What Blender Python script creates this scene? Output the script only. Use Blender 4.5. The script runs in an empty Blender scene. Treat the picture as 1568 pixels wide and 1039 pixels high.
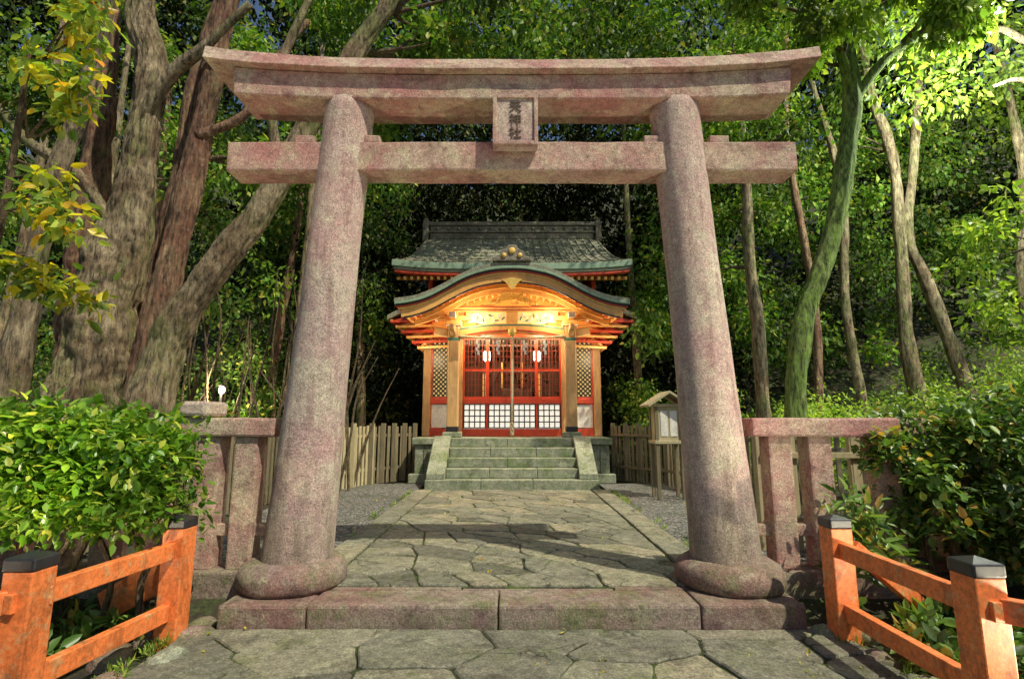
import bpy, math, random
import numpy as np
from mathutils import Vector, Matrix, noise
random.seed(7); rng=np.random.default_rng(7)
S=bpy.context.scene
COL=S.collection
# ------------------------------------------------------------ materials
def newmat(name):
    m=bpy.data.materials.new(name); m.use_nodes=True
    nt=m.node_tree; nt.nodes.clear()
    o=nt.nodes.new('ShaderNodeOutputMaterial'); p=nt.nodes.new('ShaderNodeBsdfPrincipled')
    nt.links.new(p.outputs[0],o.inputs[0])
    return m,nt,p,o
def N(nt,t,**k):
    n=nt.nodes.new(t)
    for a,b in k.items(): setattr(n,a,b)
    return n
def coords(nt,scale=(1,1,1),off=(0,0,0)):
    tc=N(nt,'ShaderNodeNewGeometry'); mp=N(nt,'ShaderNodeMapping'); mp.inputs['Scale'].default_value=scale
    mp.inputs['Location'].default_value=off
    nt.links.new(tc.outputs['Position'],mp.inputs[0]); return mp.outputs[0]
def noise_n(nt,vec,scale,detail=6,rough=.6):
    n=N(nt,'ShaderNodeTexNoise'); n.inputs['Scale'].default_value=scale; n.inputs['Detail'].default_value=detail
    n.inputs['Roughness'].default_value=rough; nt.links.new(vec,n.inputs['Vector']); return n.outputs[0]
def ramp(nt,fac,stops):
    r=N(nt,'ShaderNodeValToRGB'); e=r.color_ramp.elements
    while len(e)<len(stops): e.new(.5)
    for i,(p,c) in enumerate(stops):
        e[i].position=p; e[i].color=(c,c,c,1) if not hasattr(c,'__len__') else (*c,1)
    nt.links.new(fac,r.inputs[0]); return r.outputs[0]
def mix(nt,fac,a,b,mode='MIX'):
    m=N(nt,'ShaderNodeMix',data_type='RGBA',blend_type=mode)
    for sock,v in ((m.inputs[0],fac),(m.inputs[6],a),(m.inputs[7],b)):
        if hasattr(v,'is_output'): nt.links.new(v,sock)
        elif hasattr(v,'__len__'): sock.default_value=(*v,1)
        else: sock.default_value=v
    return m.outputs[2]
def bump(nt,p,h,strength=.5,dist=.02,prev=None):
    b=N(nt,'ShaderNodeBump'); b.inputs['Strength'].default_value=strength; b.inputs['Distance'].default_value=dist
    nt.links.new(h,b.inputs['Height'])
    if prev is not None: nt.links.new(prev,b.inputs['Normal'])
    nt.links.new(b.outputs[0],p.inputs['Normal']); return b.outputs[0]

def stone(name,a,b,dark,moss=0.3,mosscol=(.10,.14,.03),speck=90,streak=True,attr=False,rough=.85,bs=.7,lichen=None,red=None,cracks=0,mott=.7,redamt=.85,foot=None):
    m,nt,p,o=newmat(name); v=coords(nt)
    big=noise_n(nt,v,2.6,9,.7)
    c=mix(nt,ramp(nt,big,[(.38,0),(.62,1)]),a,b)
    if red:
        rn=noise_n(nt,coords(nt,(1,1,1),(7,3,1)),1.6,8,.65)
        c=mix(nt,ramp(nt,rn,[(.44,0),(.62,redamt)]),c,red)
    vs=coords(nt,(5,5,.7)) if streak else coords(nt,(2.2,2.2,2.2))
    st=noise_n(nt,vs,1.9,9,.72)
    c=mix(nt,ramp(nt,st,[(.5,0),(.66,.8)]),c,dark)
    if lichen:
        ln=noise_n(nt,coords(nt,(1,1,1),(2,8,4)),6,8,.75)
        c=mix(nt,ramp(nt,ln,[(.53,0),(.63,.65)]),c,lichen)
    ms=noise_n(nt,coords(nt,(1,1,1),(4,1,9)),3.1,9,.75)
    t=.68-.25*moss
    c=mix(nt,ramp(nt,ms,[(t-.06,0),(t+.08,min(.9,moss*1.6))]),c,mosscol)
    if foot:
        # blend to the foot colour towards the ground, edge broken by noise
        g=N(nt,'ShaderNodeNewGeometry'); sx=N(nt,'ShaderNodeSeparateXYZ'); nt.links.new(g.outputs['Position'],sx.inputs[0])
        ad=N(nt,'ShaderNodeMath',operation='MULTIPLY_ADD'); nt.links.new(st,ad.inputs[0]); ad.inputs[1].default_value=-3.2; nt.links.new(sx.outputs[2],ad.inputs[2])
        f=ramp(nt,ad.outputs[0],[(0,.75),(.6,0)])
        ad2=N(nt,'ShaderNodeMath',operation='MULTIPLY_ADD'); nt.links.new(ad.outputs[0],ad2.inputs[0]); ad2.inputs[1].default_value=.5; ad2.inputs[2].default_value=.85
        f=ramp(nt,ad2.outputs[0],[(.1,.7),(.6,0)])
        c=mix(nt,f,c,foot)
    fine=noise_n(nt,v,speck,4,.85)
    c=mix(nt,.85,c,ramp(nt,fine,[(.30,.22),(.5,.9),(.70,1.7)]),'MULTIPLY')
    mid=noise_n(nt,v,17,7,.8)
    c=mix(nt,mott,c,ramp(nt,mid,[(.34,.4),(.5,1.0),(.66,1.4)]),'MULTIPLY')
    if attr:
        at=N(nt,'ShaderNodeAttribute'); at.attribute_name='lv'
        sp=N(nt,'ShaderNodeSeparateColor'); nt.links.new(at.outputs[0],sp.inputs[0])
        c=mix(nt,1.0,c,ramp(nt,sp.outputs[0],[(0,(.6,.6,.58)),(.5,(1,1,.96)),(1,(1.35,1.25,1.1))]),'MULTIPLY')
    if cracks:
        vo=N(nt,'ShaderNodeTexVoronoi',feature='DISTANCE_TO_EDGE'); vo.inputs['Scale'].default_value=cracks
        nn=N(nt,'ShaderNodeTexNoise'); nn.inputs['Scale'].default_value=5; nt.links.new(v,nn.inputs['Vector'])
        ad=N(nt,'ShaderNodeVectorMath',operation='MULTIPLY_ADD'); nt.links.new(nn.outputs[1],ad.inputs[0]); ad.inputs[1].default_value=(.3,.3,.3); nt.links.new(v,ad.inputs[2])
        nt.links.new(ad.outputs[0],vo.inputs['Vector'])
        cr=ramp(nt,vo.outputs[0],[(0,.15),(.018,1)])
        msk=ramp(nt,noise_n(nt,v,1.3,3),[(.48,0),(.56,1)])
        c=mix(nt,msk,c,mix(nt,1,c,cr,'MULTIPLY'))
    nt.links.new(c,p.inputs['Base Color']); p.inputs['Roughness'].default_value=rough
    b1=bump(nt,p,fine,bs,.008)
    b2=bump(nt,p,mid,bs,.025,b1); bump(nt,p,big,.5,.05,b2)
    return m
def wood(name,a,b,rough=.55,grain=(14,14,1.2),bs=.25,dirt=.5):
    m,nt,p,o=newmat(name); v=coords(nt,grain)
    g=noise_n(nt,v,3,6,.65)
    c=mix(nt,ramp(nt,g,[(.35,0),(.65,1)]),a,b)
    d=noise_n(nt,coords(nt),4,8,.75)
    c=mix(nt,ramp(nt,d,[(.5,0),(.72,dirt)]),c,tuple(x*.3 for x in a))
    nt.links.new(c,p.inputs['Base Color']); p.inputs['Roughness'].default_value=rough
    bump(nt,p,g,bs,.006); return m
def paint(name,a,rough=.45,wear=.35,wearcol=None,grime=.5):
    m,nt,p,o=newmat(name); v=coords(nt)
    n1=noise_n(nt,v,8,10,.85); n2=noise_n(nt,v,1.5,4,.6)
    c=mix(nt,ramp(nt,n2,[(.3,0),(.7,.35)]),a,tuple(min(1,x*1.5+.01) for x in a))
    c=mix(nt,ramp(nt,n1,[(.53,0),(.60,wear)]),c,wearcol or tuple(x*.35 for x in a))
    n3=noise_n(nt,coords(nt,(1,1,1),(3,3,3)),30,6,.8)
    c=mix(nt,grime,c,ramp(nt,n3,[(.35,.55),(.6,1.15)]),'MULTIPLY')
    n4=noise_n(nt,coords(nt,(1,1,.4),(9,3,3)),5,9,.8)
    c=mix(nt,grime,c,ramp(nt,n4,[(.36,.35),(.5,1)]),'MULTIPLY')
    nt.links.new(c,p.inputs['Base Color']); p.inputs['Roughness'].default_value=rough
    bump(nt,p,n1,.35,.008); return m
def leafmat(name,stops,trans=.35,rough=.4,clumpdark=.45,spec=.5):
    m,nt,p,o=newmat(name); p.inputs['Specular IOR Level'].default_value=spec
    at=N(nt,'ShaderNodeAttribute'); at.attribute_name='lv'
    sp=N(nt,'ShaderNodeSeparateColor'); nt.links.new(at.outputs[0],sp.inputs[0])
    c=ramp(nt,sp.outputs[0],stops)
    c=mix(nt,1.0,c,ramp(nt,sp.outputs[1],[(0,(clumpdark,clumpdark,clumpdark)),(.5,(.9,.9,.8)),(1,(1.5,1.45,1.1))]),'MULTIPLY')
    nt.links.new(c,p.inputs['Base Color']); p.inputs['Roughness'].default_value=rough
    if trans>0:
        tr=N(nt,'ShaderNodeBsdfTranslucent'); c2=mix(nt,1.0,c,(1.4,1.5,.6),'MULTIPLY'); nt.links.new(c2,tr.inputs[0])
        ms=N(nt,'ShaderNodeMixShader'); ms.inputs[0].default_value=trans
        nt.links.new(p.outputs[0],ms.inputs[1]); nt.links.new(tr.outputs[0],ms.inputs[2]); nt.links.new(ms.outputs[0],o.inputs[0])
    return m
def emis(name,col,s):
    m,nt,p,o=newmat(name); p.inputs['Base Color'].default_value=(*col,1)
    p.inputs['Emission Color'].default_value=(*col,1); p.inputs['Emission Strength'].default_value=s; return m
def bark(name,a,b,mossc,moss,scale=1):
    m,nt,p,o=newmat(name); v=coords(nt,(9*scale,9*scale,1.8*scale))
    g=noise_n(nt,v,2.0,9,.75)
    vv=coords(nt); n=noise_n(nt,vv,1.8,9,.78)
    c=mix(nt,ramp(nt,n,[(.4,0),(.6,1)]),a,b)
    t=.64-.3*moss
    n2=noise_n(nt,coords(nt,(1,1,.6),(5,2,8)),1.6,9,.78)
    c=mix(nt,ramp(nt,n2,[(t-.03,0),(t+.08,.85)]),c,mossc)
    n3=noise_n(nt,vv,9,6,.8)
    c=mix(nt,ramp(nt,n3,[(.56,0),(.64,.6)]),c,(.46,.42,.31))
    c=mix(nt,.95,c,ramp(nt,g,[(.38,.08),(.48,.7),(.62,1.4)]),'MULTIPLY')
    nt.links.new(c,p.inputs['Base Color']); p.inputs['Roughness'].default_value=.9
    b1=bump(nt,p,g,1.0,.12); bump(nt,p,n3,.8,.03,b1); return m

M_tor=stone('granite_pink',(.58,.415,.38),(.60,.51,.40),(.32,.175,.165),.2,(.36,.36,.18),80,lichen=(.66,.61,.45),red=(.52,.30,.29),mott=.5,redamt=.7,foot=(.24,.21,.15))
M_beam=stone('granite_red_stained',(.52,.32,.28),(.60,.49,.35),(.24,.10,.095),.28,(.33,.32,.15),80,False,lichen=(.64,.56,.38),red=(.48,.19,.18),mott=.6,redamt=.8)
M_plat=stone('granite_base',(.31,.22,.20),(.30,.26,.18),(.11,.065,.055),.5,(.16,.19,.07),70,False,lichen=(.40,.38,.27),red=(.27,.14,.12),mott=.7)
M_slab=stone('paving_stone',(.27,.255,.205),(.21,.215,.155),(.09,.085,.065),.40,(.14,.17,.06),60,False,True,lichen=(.38,.37,.28),cracks=1.8,mott=.8)
M_step=stone('step_stone',(.34,.35,.26),(.25,.28,.19),(.10,.12,.06),.5,(.14,.20,.06),60,False,lichen=(.42,.42,.32))
M_moss=stone('moss_joint',(.05,.075,.014),(.03,.035,.016),(.018,.015,.01),.6,(.10,.17,.02),40,False,bs=1)
M_soil=stone('soil',(.045,.035,.022),(.06,.05,.03),(.02,.018,.012),.6,(.06,.10,.02),30,False,bs=1)
M_wood=wood('cedar_wood',(.64,.40,.17),(.47,.25,.09))
M_woodd=wood('dark_wood',(.12,.07,.04),(.07,.045,.03),.7)
M_picket=wood('weathered_wood',(.24,.20,.12),(.13,.11,.06),.8)
M_pale=wood('pale_wood',(.50,.44,.26),(.36,.30,.17),.7)
M_or=paint('vermilion_gold',(.80,.40,.11),.4,.2,None,.35)
M_red=paint('red_lacquer',(.55,.065,.025),.4,.3)
M_fence=paint('vermilion_rail',(.82,.20,.05),.5,.85,(.60,.36,.16),.85)
M_cap=paint('black_metal',(.02,.02,.024),.35,.4,(.06,.05,.05))
M_white=paint('plaster',(.78,.75,.66),.7,.2,(.5,.45,.35))
M_gold=paint('gold_leaf',(.8,.5,.12),.3,.3)
M_green=paint('teal_paint',(.05,.22,.16),.5,.3)
M_edge=paint('verdigris_copper',(.24,.34,.24),.6,.5,(.12,.16,.11))
M_black=paint('black_lacquer',(.015,.013,.012),.3,.2)
M_roof=stone('copper_bark_roof',(.33,.31,.23),(.26,.27,.18),(.13,.12,.09),.35,(.17,.21,.12),40,False)
M_ridge=stone('ridge_tile',(.30,.26,.20),(.20,.18,.14),(.09,.08,.07),.2,(.16,.17,.1),40,False)
M_rope=wood('hemp_rope',(.62,.54,.36),(.48,.38,.22),.9)
M_paper=paint('paper',(.8,.8,.75),.8,.1)
M_lamp=emis('lamp_glass',(1,.88,.7),18)
M_glow=emis('garden_lamp_glass',(1,.95,.85),20)
M_shoji=emis('glowing_shoji_paper',(.88,.85,.74),.8)  # white paper with a glow added so the panels look brighter
M_goldlit=emis('glowing_gold_panel',(.82,.56,.20),.7)  # gold paint, its lamplit look put in as emission

def gravelmat():
    m,nt,p,o=newmat('gravel'); v=coords(nt)
    w=N(nt,'ShaderNodeTexVoronoi'); w.inputs['Scale'].default_value=38; nt.links.new(v,w.inputs['Vector'])
    sp=N(nt,'ShaderNodeSeparateColor'); nt.links.new(w.outputs['Color'],sp.inputs[0])
    c=ramp(nt,sp.outputs[0],[(0,(.05,.05,.05)),(.6,(.15,.15,.14)),(1,(.38,.36,.32))])
    c=mix(nt,ramp(nt,noise_n(nt,v,1.2,6),[(.5,0),(.7,.6)]),c,(.07,.09,.04))
    nt.links.new(c,p.inputs['Base Color']); p.inputs['Roughness'].default_value=.9
    iv=N(nt,'ShaderNodeMath',operation='SUBTRACT'); iv.inputs[0].default_value=1; nt.links.new(w.outputs['Distance'],iv.inputs[1])
    bump(nt,p,iv.outputs[0],1,.03); return m
M_gravel=gravelmat()
L_hedge=leafmat('hedge_leaves',[(0,(.06,.15,.015)),(.45,(.12,.26,.03)),(.85,(.24,.38,.05)),(1,(.46,.48,.09))],.35,.36,.7)
L_forest=leafmat('forest_leaves',[(0,(.025,.05,.014)),(.5,(.05,.10,.022)),(.85,(.10,.15,.04)),(1,(.24,.20,.06))],0,.7,.12,.2)  # leaf colour darkened to stand in for the unlit forest depth
L_dark=leafmat('shaded_leaves',[(0,(.008,.013,.006)),(.5,(.016,.024,.009)),(.9,(.035,.042,.016)),(1,(.08,.06,.025))],0,.8,.2,.1)  # deep shade behind the shrine put into the leaf colour
L_bright=leafmat('maple_leaves',[(0,(.06,.15,.025)),(.5,(.13,.26,.04)),(.85,(.25,.37,.07)),(1,(.46,.42,.10))],.35,.5,.25,.35)
L_lime=leafmat('lit_green_leaves',[(0,(.12,.22,.04)),(.5,(.24,.38,.07)),(1,(.44,.52,.13))],.4,.5,.4,.35)  # lime green with floodlit brightness put into the colour
L_yel=leafmat('autumn_leaves',[(0,(.22,.30,.03)),(.35,(.45,.44,.04)),(.8,(.75,.62,.05)),(1,(.6,.22,.04))],.4,.4,.8)
L_bush=leafmat('bush_leaves',[(0,(.05,.12,.03)),(.5,(.11,.21,.05)),(.85,(.20,.31,.09)),(1,(.45,.28,.07))],.3,.38,.5)
B_red=bark('bark_reddish',(.24,.105,.065),(.44,.28,.17),(.20,.20,.07),.2)
B_gray=bark('bark_mossy_gray',(.24,.155,.085),(.54,.43,.27),(.26,.28,.09),.4)
B_green=bark('bark_green',(.22,.28,.07),(.42,.46,.17),(.26,.42,.07),.8)
B_twig=bark('bark_twig',(.16,.10,.055),(.34,.25,.14),(.14,.16,.06),.3,3)

# ------------------------------------------------------------ helpers
def empty(name,loc=(0,0,0)):
    e=bpy.data.objects.new(name,None); e.empty_display_size=.1; COL.objects.link(e); return e
def mesh(name,vs,fs,mat,parent=None,smooth=False,bevel=0,bseg=2):
    me=bpy.data.meshes.new(name); me.from_pydata([tuple(v) for v in vs],[],fs); me.materials.append(mat)
    if smooth: me.polygons.foreach_set('use_smooth',[True]*len(me.polygons))
    me.update(); o=bpy.data.objects.new(name,me); COL.objects.link(o)
    if parent: o.parent=parent
    if bevel:
        b=o.modifiers.new('b','BEVEL'); b.width=bevel; b.segments=bseg; b.limit_method='ANGLE'; b.angle_limit=.6
    return o
BF=[(0,3,2,1),(4,5,6,7),(0,1,5,4),(1,2,6,5),(2,3,7,6),(3,0,4,7)]
def boxes(name,bl,mat,parent=None,bevel=0.006):
    vs=[];fs=[]
    for i,b in enumerate(bl):
        x0,x1,y0,y1,z0,z1=b[:6]; k=len(vs)
        vs+=[Vector(c) for c in ((x0,y0,z0),(x1,y0,z0),(x1,y1,z0),(x0,y1,z0),(x0,y0,z1),(x1,y0,z1),(x1,y1,z1),(x0,y1,z1))]
        fs+=[tuple(k+j for j in f) for f in BF]
    return mesh(name,vs,fs,mat,parent,False,bevel)
def bar(a,b,w,h=None,up=Vector((0,0,1))):
    a=Vector(a);b=Vector(b);h=h or w; d=(b-a).normalized()
    if abs(d.dot(up))>.98: up=Vector((0,1,0))
    s=d.cross(up).normalized(); u=s.cross(d)
    return [a-s*w/2-u*h/2,a+s*w/2-u*h/2,b+s*w/2-u*h/2,b-s*w/2-u*h/2,a-s*w/2+u*h/2,a+s*w/2+u*h/2,b+s*w/2+u*h/2,b-s*w/2+u*h/2]
def bars(name,l,mat,parent=None,bevel=.004):
    vs=[];fs=[]
    for a in l:
        k=len(vs); vs+=bar(*a); fs+=[tuple(k+j for j in f) for f in BF]
    return mesh(name,vs,fs,mat,parent,False,bevel)
def lathe(name,prof,mat,parent=None,loc=(0,0,0),seg=48,wob=0):
    vs=[];fs=[]
    for q in prof:
        r,z,cx,cy=q
        for i in range(seg):
            a=i*2*math.pi/seg; rr=r*(1+wob*noise.noise(Vector((math.cos(a)*1.5,math.sin(a)*1.5,z*2))))
            vs.append((loc[0]+cx+rr*math.cos(a),loc[1]+cy+rr*math.sin(a),loc[2]+z))
    for j in range(len(prof)-1):
        for i in range(seg):
            fs.append((j*seg+i,j*seg+(i+1)%seg,(j+1)*seg+(i+1)%seg,(j+1)*seg+i))
    fs.append(tuple(range(seg))[::-1]); fs.append(tuple((len(prof)-1)*seg+i for i in range(seg)))
    return mesh(name,vs,fs,mat,parent,True)
def beam(name,x0,x1,y0,y1,zb,zt,mat,parent,n=32,slant=0,topin=0,bevel=.012):
    vs=[];fs=[]
    for i in range(n+1):
        t=i/n; xb=(x0+slant)*(1-t)+(x1-slant)*t; xt=x0*(1-t)+x1*t
        w=lambda x,y,z: (x,y+.004*noise.noise(Vector((x*5,z*7,y*5))),z+.008*noise.noise(Vector((x*3,y*7,z*5))))
        vs+=[w(xb,y0,zb(xb)),w(xb,y1,zb(xb)),w(xt,y1-topin,zt(xt)),w(xt,y0+topin,zt(xt))]
    for i in range(n):
        k=i*4
        for j in range(4): fs.append((k+j,k+4+j,k+4+(j+1)%4,k+(j+1)%4))
    fs.append((0,1,2,3)); k=n*4; fs.append((k+3,k+2,k+1,k))
    return mesh(name,vs,fs,mat,parent,False,bevel)
def cat(P,n):
    P=[Vector(p) for p in P]; Q=[P[0]*2-P[1]]+P+[P[-1]*2-P[-2]]; out=[]
    for i in range(1,len(Q)-2):
        for k in range(n):
            t=k/n; a,b,c,d=Q[i-1],Q[i],Q[i+1],Q[i+2]
            out.append(.5*((2*b)+(c-a)*t+(2*a-5*b+4*c-d)*t*t+(3*b-a-3*c+d)*t**3))
    out.append(P[-1]); return out
def tube(name,P,R,mat,parent=None,seg=18,n=10,wob=.14,freq=1.6,ridge=0):
    C=cat(P,n); m=len(C); RR=[]; 
    for i in range(m):
        t=i/(m-1)*(len(R)-1); k=min(int(t),len(R)-2); RR.append(R[k]+(R[k+1]-R[k])*(t-k))
    vs=[];fs=[]; u=Vector((1,.2,0)); ln=0
    for i,c in enumerate(C):
        if i: ln+=(c-C[i-1]).length
        d=(C[min(i+1,m-1)]-C[max(i-1,0)]).normalized(); u=(u-d*u.dot(d)).normalized(); w=d.cross(u)
        for j in range(seg):
            a=2*math.pi*j/seg; dr=u*math.cos(a)+w*math.sin(a)
            q=c+dr*RR[i]*.8
            f=1+wob*noise.noise(q*freq)*1.6+wob*.8*noise.noise(Vector((math.cos(a)*3,math.sin(a)*3,i*.06)))+wob*.5*noise.noise(q*freq*5)
            if ridge: f+=ridge*(abs(noise.noise(Vector((math.cos(a)*6,math.sin(a)*6,ln*.9))))-.2)+ridge*.5*noise.noise(Vector((math.cos(a)*14,math.sin(a)*14,ln*2.5)))
            vs.append(c+dr*RR[i]*f)
    for i in range(m-1):
        for j in range(seg): fs.append((i*seg+j,i*seg+(j+1)%seg,(i+1)*seg+(j+1)%seg,(i+1)*seg+j))
    fs.append(tuple((m-1)*seg+j for j in range(seg)))
    return mesh(name,vs,fs,mat,parent,True)

def leaves(name,C,R,n,L,mat,parent=None,near=False,droop=.5,shell=.45,wid=.24,up=.0):
    C=np.asarray(C,float);K=len(C); R=np.asarray(R,float)
    if R.ndim==0: R=np.full((K,3),float(R))
    elif R.ndim==1: R=np.repeat(R[:,None],3,1)
    Nn=K*n
    d=rng.normal(size=(Nn,3)); d/=np.linalg.norm(d,axis=1)[:,None]
    r=rng.random(Nn)**shell
    lump=1+.35*np.sin(d[:,0]*5+np.repeat(rng.random(K)*6,n))*np.cos(d[:,2]*6+np.repeat(rng.random(K)*6,n))
    pos=np.repeat(C,n,0)+d*(r*lump)[:,None]*np.repeat(R,n,0)
    dirv=d*.6+rng.normal(size=(Nn,3))*.7; dirv[:,2]-=droop
    dirv/=np.linalg.norm(dirv,axis=1)[:,None]
    a=rng.normal(size=(Nn,3))*.6; a[:,2]+=1+up
    nrm=a-dirv*(a*dirv).sum(1)[:,None]; nrm/=np.linalg.norm(nrm,axis=1)[:,None]
    side=np.cross(dirv,nrm)
    ln=L*(.6+.8*rng.random(Nn))
    if near: T=[(0,0,0),(.3,wid,.05),(.68,wid*.8,.0),(1,0,-.14),(.68,-wid*.8,.0),(.3,-wid,.05)]; F=[(0,1,2,3),(0,3,4,5)];
    else: T=[(0,0,0),(.45,wid*1.1,.07),(1,0,-.05),(.45,-wid*1.1,.07)]; F=[(0,1,2),(0,2,3)]
    k=len(T); V=np.empty((Nn,k,3))
    for i,(t,s,h) in enumerate(T):
        V[:,i]=pos+(dirv*t+side*s+nrm*h)*ln[:,None]
    V=V.reshape(-1,3)
    fl=np.array(F).ravel(); fs=len(F[0])
    loops=(np.arange(Nn)[:,None]*k+fl[None]).ravel()
    me=bpy.data.meshes.new(name); me.vertices.add(len(V)); me.vertices.foreach_set('co',V.ravel())
    me.loops.add(len(loops)); me.loops.foreach_set('vertex_index',loops.astype(np.int32))
    np_=Nn*len(F); me.polygons.add(np_); me.polygons.foreach_set('loop_start',(np.arange(np_)*fs).astype(np.int32))
    me.materials.append(mat); me.update(); me.validate()
    at=me.attributes.new('lv','FLOAT_COLOR','POINT')
    c=np.ones((Nn,k,4)); c[:,:,0]=rng.random(Nn)[:,None]; c[:,:,1]=np.repeat(rng.random(K),n)[:,None]
    at.data.foreach_set('color',c.ravel())
    o=bpy.data.objects.new(name,me); COL.objects.link(o)
    if parent: o.parent=parent
    return o

# ------------------------------------------------------------ ground
def gz(x,y):
    b=-.22+.17*min(1,max(0,(y-4.1)/.5))
    if y>14.5: b+=(y-14.5)*.55
    if x>5.5 and y>5: b+=(x-5.5)*.22*min(1,(y-5)/4)
    if x<-7 and y>5: b+=(-x-7)*.1
    return min(b,60)+ (.05*noise.noise(Vector((x,y,0))) if abs(x)>2.3 and y>5 else 0)
xs=sorted(set([round(-16+i*.4,2) for i in range(81)]+[-160,-110,-70,-45,-30,-22,22,30,45,70,110,160]))
ys=sorted(set([round(-3+i*.4,2) for i in range(70)]+[-90,-50,-25,-10,27,30,36,45,60,80,110,150,200]))
vs=[(x,y,gz(x,y)) for y in ys for x in xs]; nx=len(xs)
fs=[(j*nx+i,j*nx+i+1,(j+1)*nx+i+1,(j+1)*nx+i) for j in range(len(ys)-1) for i in range(nx-1)]
mesh('ground',vs,fs,M_soil,None,True)
mesh('gravel_bed',[(-3.7,4.75,0),(-1.82,4.75,0),(-1.82,11.4,0),(-3.7,11.4,0),(1.82,4.75,0),(4.2,4.75,0),(4.2,11.4,0),(1.82,11.4,0)],[(0,1,2,3),(4,5,6,7)],M_gravel)
def clip(poly,a,b,c):
    out=[]
    for i in range(len(poly)):
        p=poly[i];q=poly[(i+1)%len(poly)]; dp=a*p[0]+b*p[1]-c; dq=a*q[0]+b*q[1]-c
        if dp<=0: out.append(p)
        if (dp<0)!=(dq<0) and dp!=dq:
            t=dp/(dp-dq); out.append((p[0]+(q[0]-p[0])*t,p[1]+(q[1]-p[1])*t))
    return out
def paving(name,x0,x1,y0,y1,num,mind,ztop,parent=None,gap=.008,seed=1,ang=.6,asp=1.5):
    "irregular cut slabs: random seeds in a rotated, stretched metric -> uneven sizes and skewed joints"
    rr=random.Random(seed); ca,sa=math.cos(ang),math.sin(ang)
    def to(p): return ((p[0]*ca+p[1]*sa)/asp,(-p[0]*sa+p[1]*ca))
    pts=[];tries=0
    while len(pts)<num and tries<20000:
        tries+=1; p=(rr.uniform(x0,x1),rr.uniform(y0,y1)); q=to(p); md=mind*rr.choice([.55,.8,1,1.25])
        if all(math.hypot(q[0]-to(o)[0],q[1]-to(o)[1])>md for o in pts): pts.append(p)
    vs=[];fs=[];cols=[]
    for i,p in enumerate(pts):
        poly=[(x0,y0),(x1,y0),(x1,y1),(x0,y1)]; pp=to(p)
        for j,q in enumerate(pts):
            if i==j: continue
            qq=to(q); du,dv=qq[0]-pp[0],qq[1]-pp[1]
            # bisector in stretched space expressed in world space
            a=du*ca/asp-dv*sa; b=du*sa/asp+dv*ca; c0=du*(pp[0]+qq[0])/2+dv*(pp[1]+qq[1])/2
            l=math.hypot(a,b); a/=l;b/=l;c0/=l
            poly=clip(poly,a,b,c0-gap*rr.uniform(.5,1.5))
            if len(poly)<3: break
        if len(poly)<3: continue
        P=[]
        for k in range(len(poly)):
            a=Vector(poly[k]);b=Vector(poly[(k+1)%len(poly)])
            if (b-a).length<.03: continue
            e=min(.025,(b-a).length*.3)/(b-a).length
            m=max(1,int((b-a).length/.09))
            P+= [a.lerp(b,e)]+[a.lerp(b,t/m)+Vector((rr.uniform(-1,1),rr.uniform(-1,1)))*.009 for t in range(1,m)]+[a.lerp(b,1-e)]
        if len(P)<4: continue
        c=sum(P,Vector((0,0)))/len(P); k0=len(vs); n=len(P); zz=ztop+rr.uniform(-.006,.006); col=rr.random()
        tx,ty=rr.uniform(-.012,.012),rr.uniform(-.012,.012)
        for s,dz in ((0,-.07),(.0,-.010),(.010,0)):
            for q in P:
                d=(c-q); q2=q+d.normalized()*s
                vs.append((q2.x,q2.y,zz+dz+(q2.x-c.x)*tx+(q2.y-c.y)*ty)); cols.append(col)
        for l in range(2):
            for t in range(n): fs.append((k0+l*n+t,k0+l*n+(t+1)%n,k0+(l+1)*n+(t+1)%n,k0+(l+1)*n+t))
        fs.append(tuple(k0+2*n+t for t in range(n)))
    o=mesh(name,vs,fs,M_slab,parent)
    at=o.data.attributes.new('lv','FLOAT_COLOR','POINT')
    at.data.foreach_set('color',[v for c in cols for v in (c,c,c,1)])
    return o
pv=empty('stone_pavement')
paving('slabs',-2.25,2.3,1.2,3.97,58,.40,-.15,pv,seed=5,ang=.15,asp=1.4)
boxes('joint_moss',[(-2.27,2.32,1.15,3.985,-.3,-.167)],M_moss,pv,0)
ph=empty('stone_path')
paving('slabs',-1.5,1.5,4.42,10.28,100,.36,0.012,ph,seed=11,ang=2.4,asp=1.6)
boxes('joint_moss',[(-1.8,1.8,4.4,10.29,-.1,-.004)],M_moss,ph,0)
kl=[]
for s in (-1,1):
    y=4.75
    while y<10.2:
        l=min(random.uniform(.8,1.5),10.28-y); x0,x1=(1.52,1.82) if s>0 else (-1.82,-1.52)
        kl.append((x0,x1,y+.006,y+l-.006,-.1,.02+random.uniform(0,.008))); y+=l
o=boxes('kerb_stones',kl,M_slab,ph,.012)
at=o.data.attributes.new('lv','FLOAT_COLOR','POINT'); at.data.foreach_set('color',[v for i in range(len(kl)) for c in [random.uniform(.3,1)] for _ in range(8) for v in (c,c,c,1)])
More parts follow.
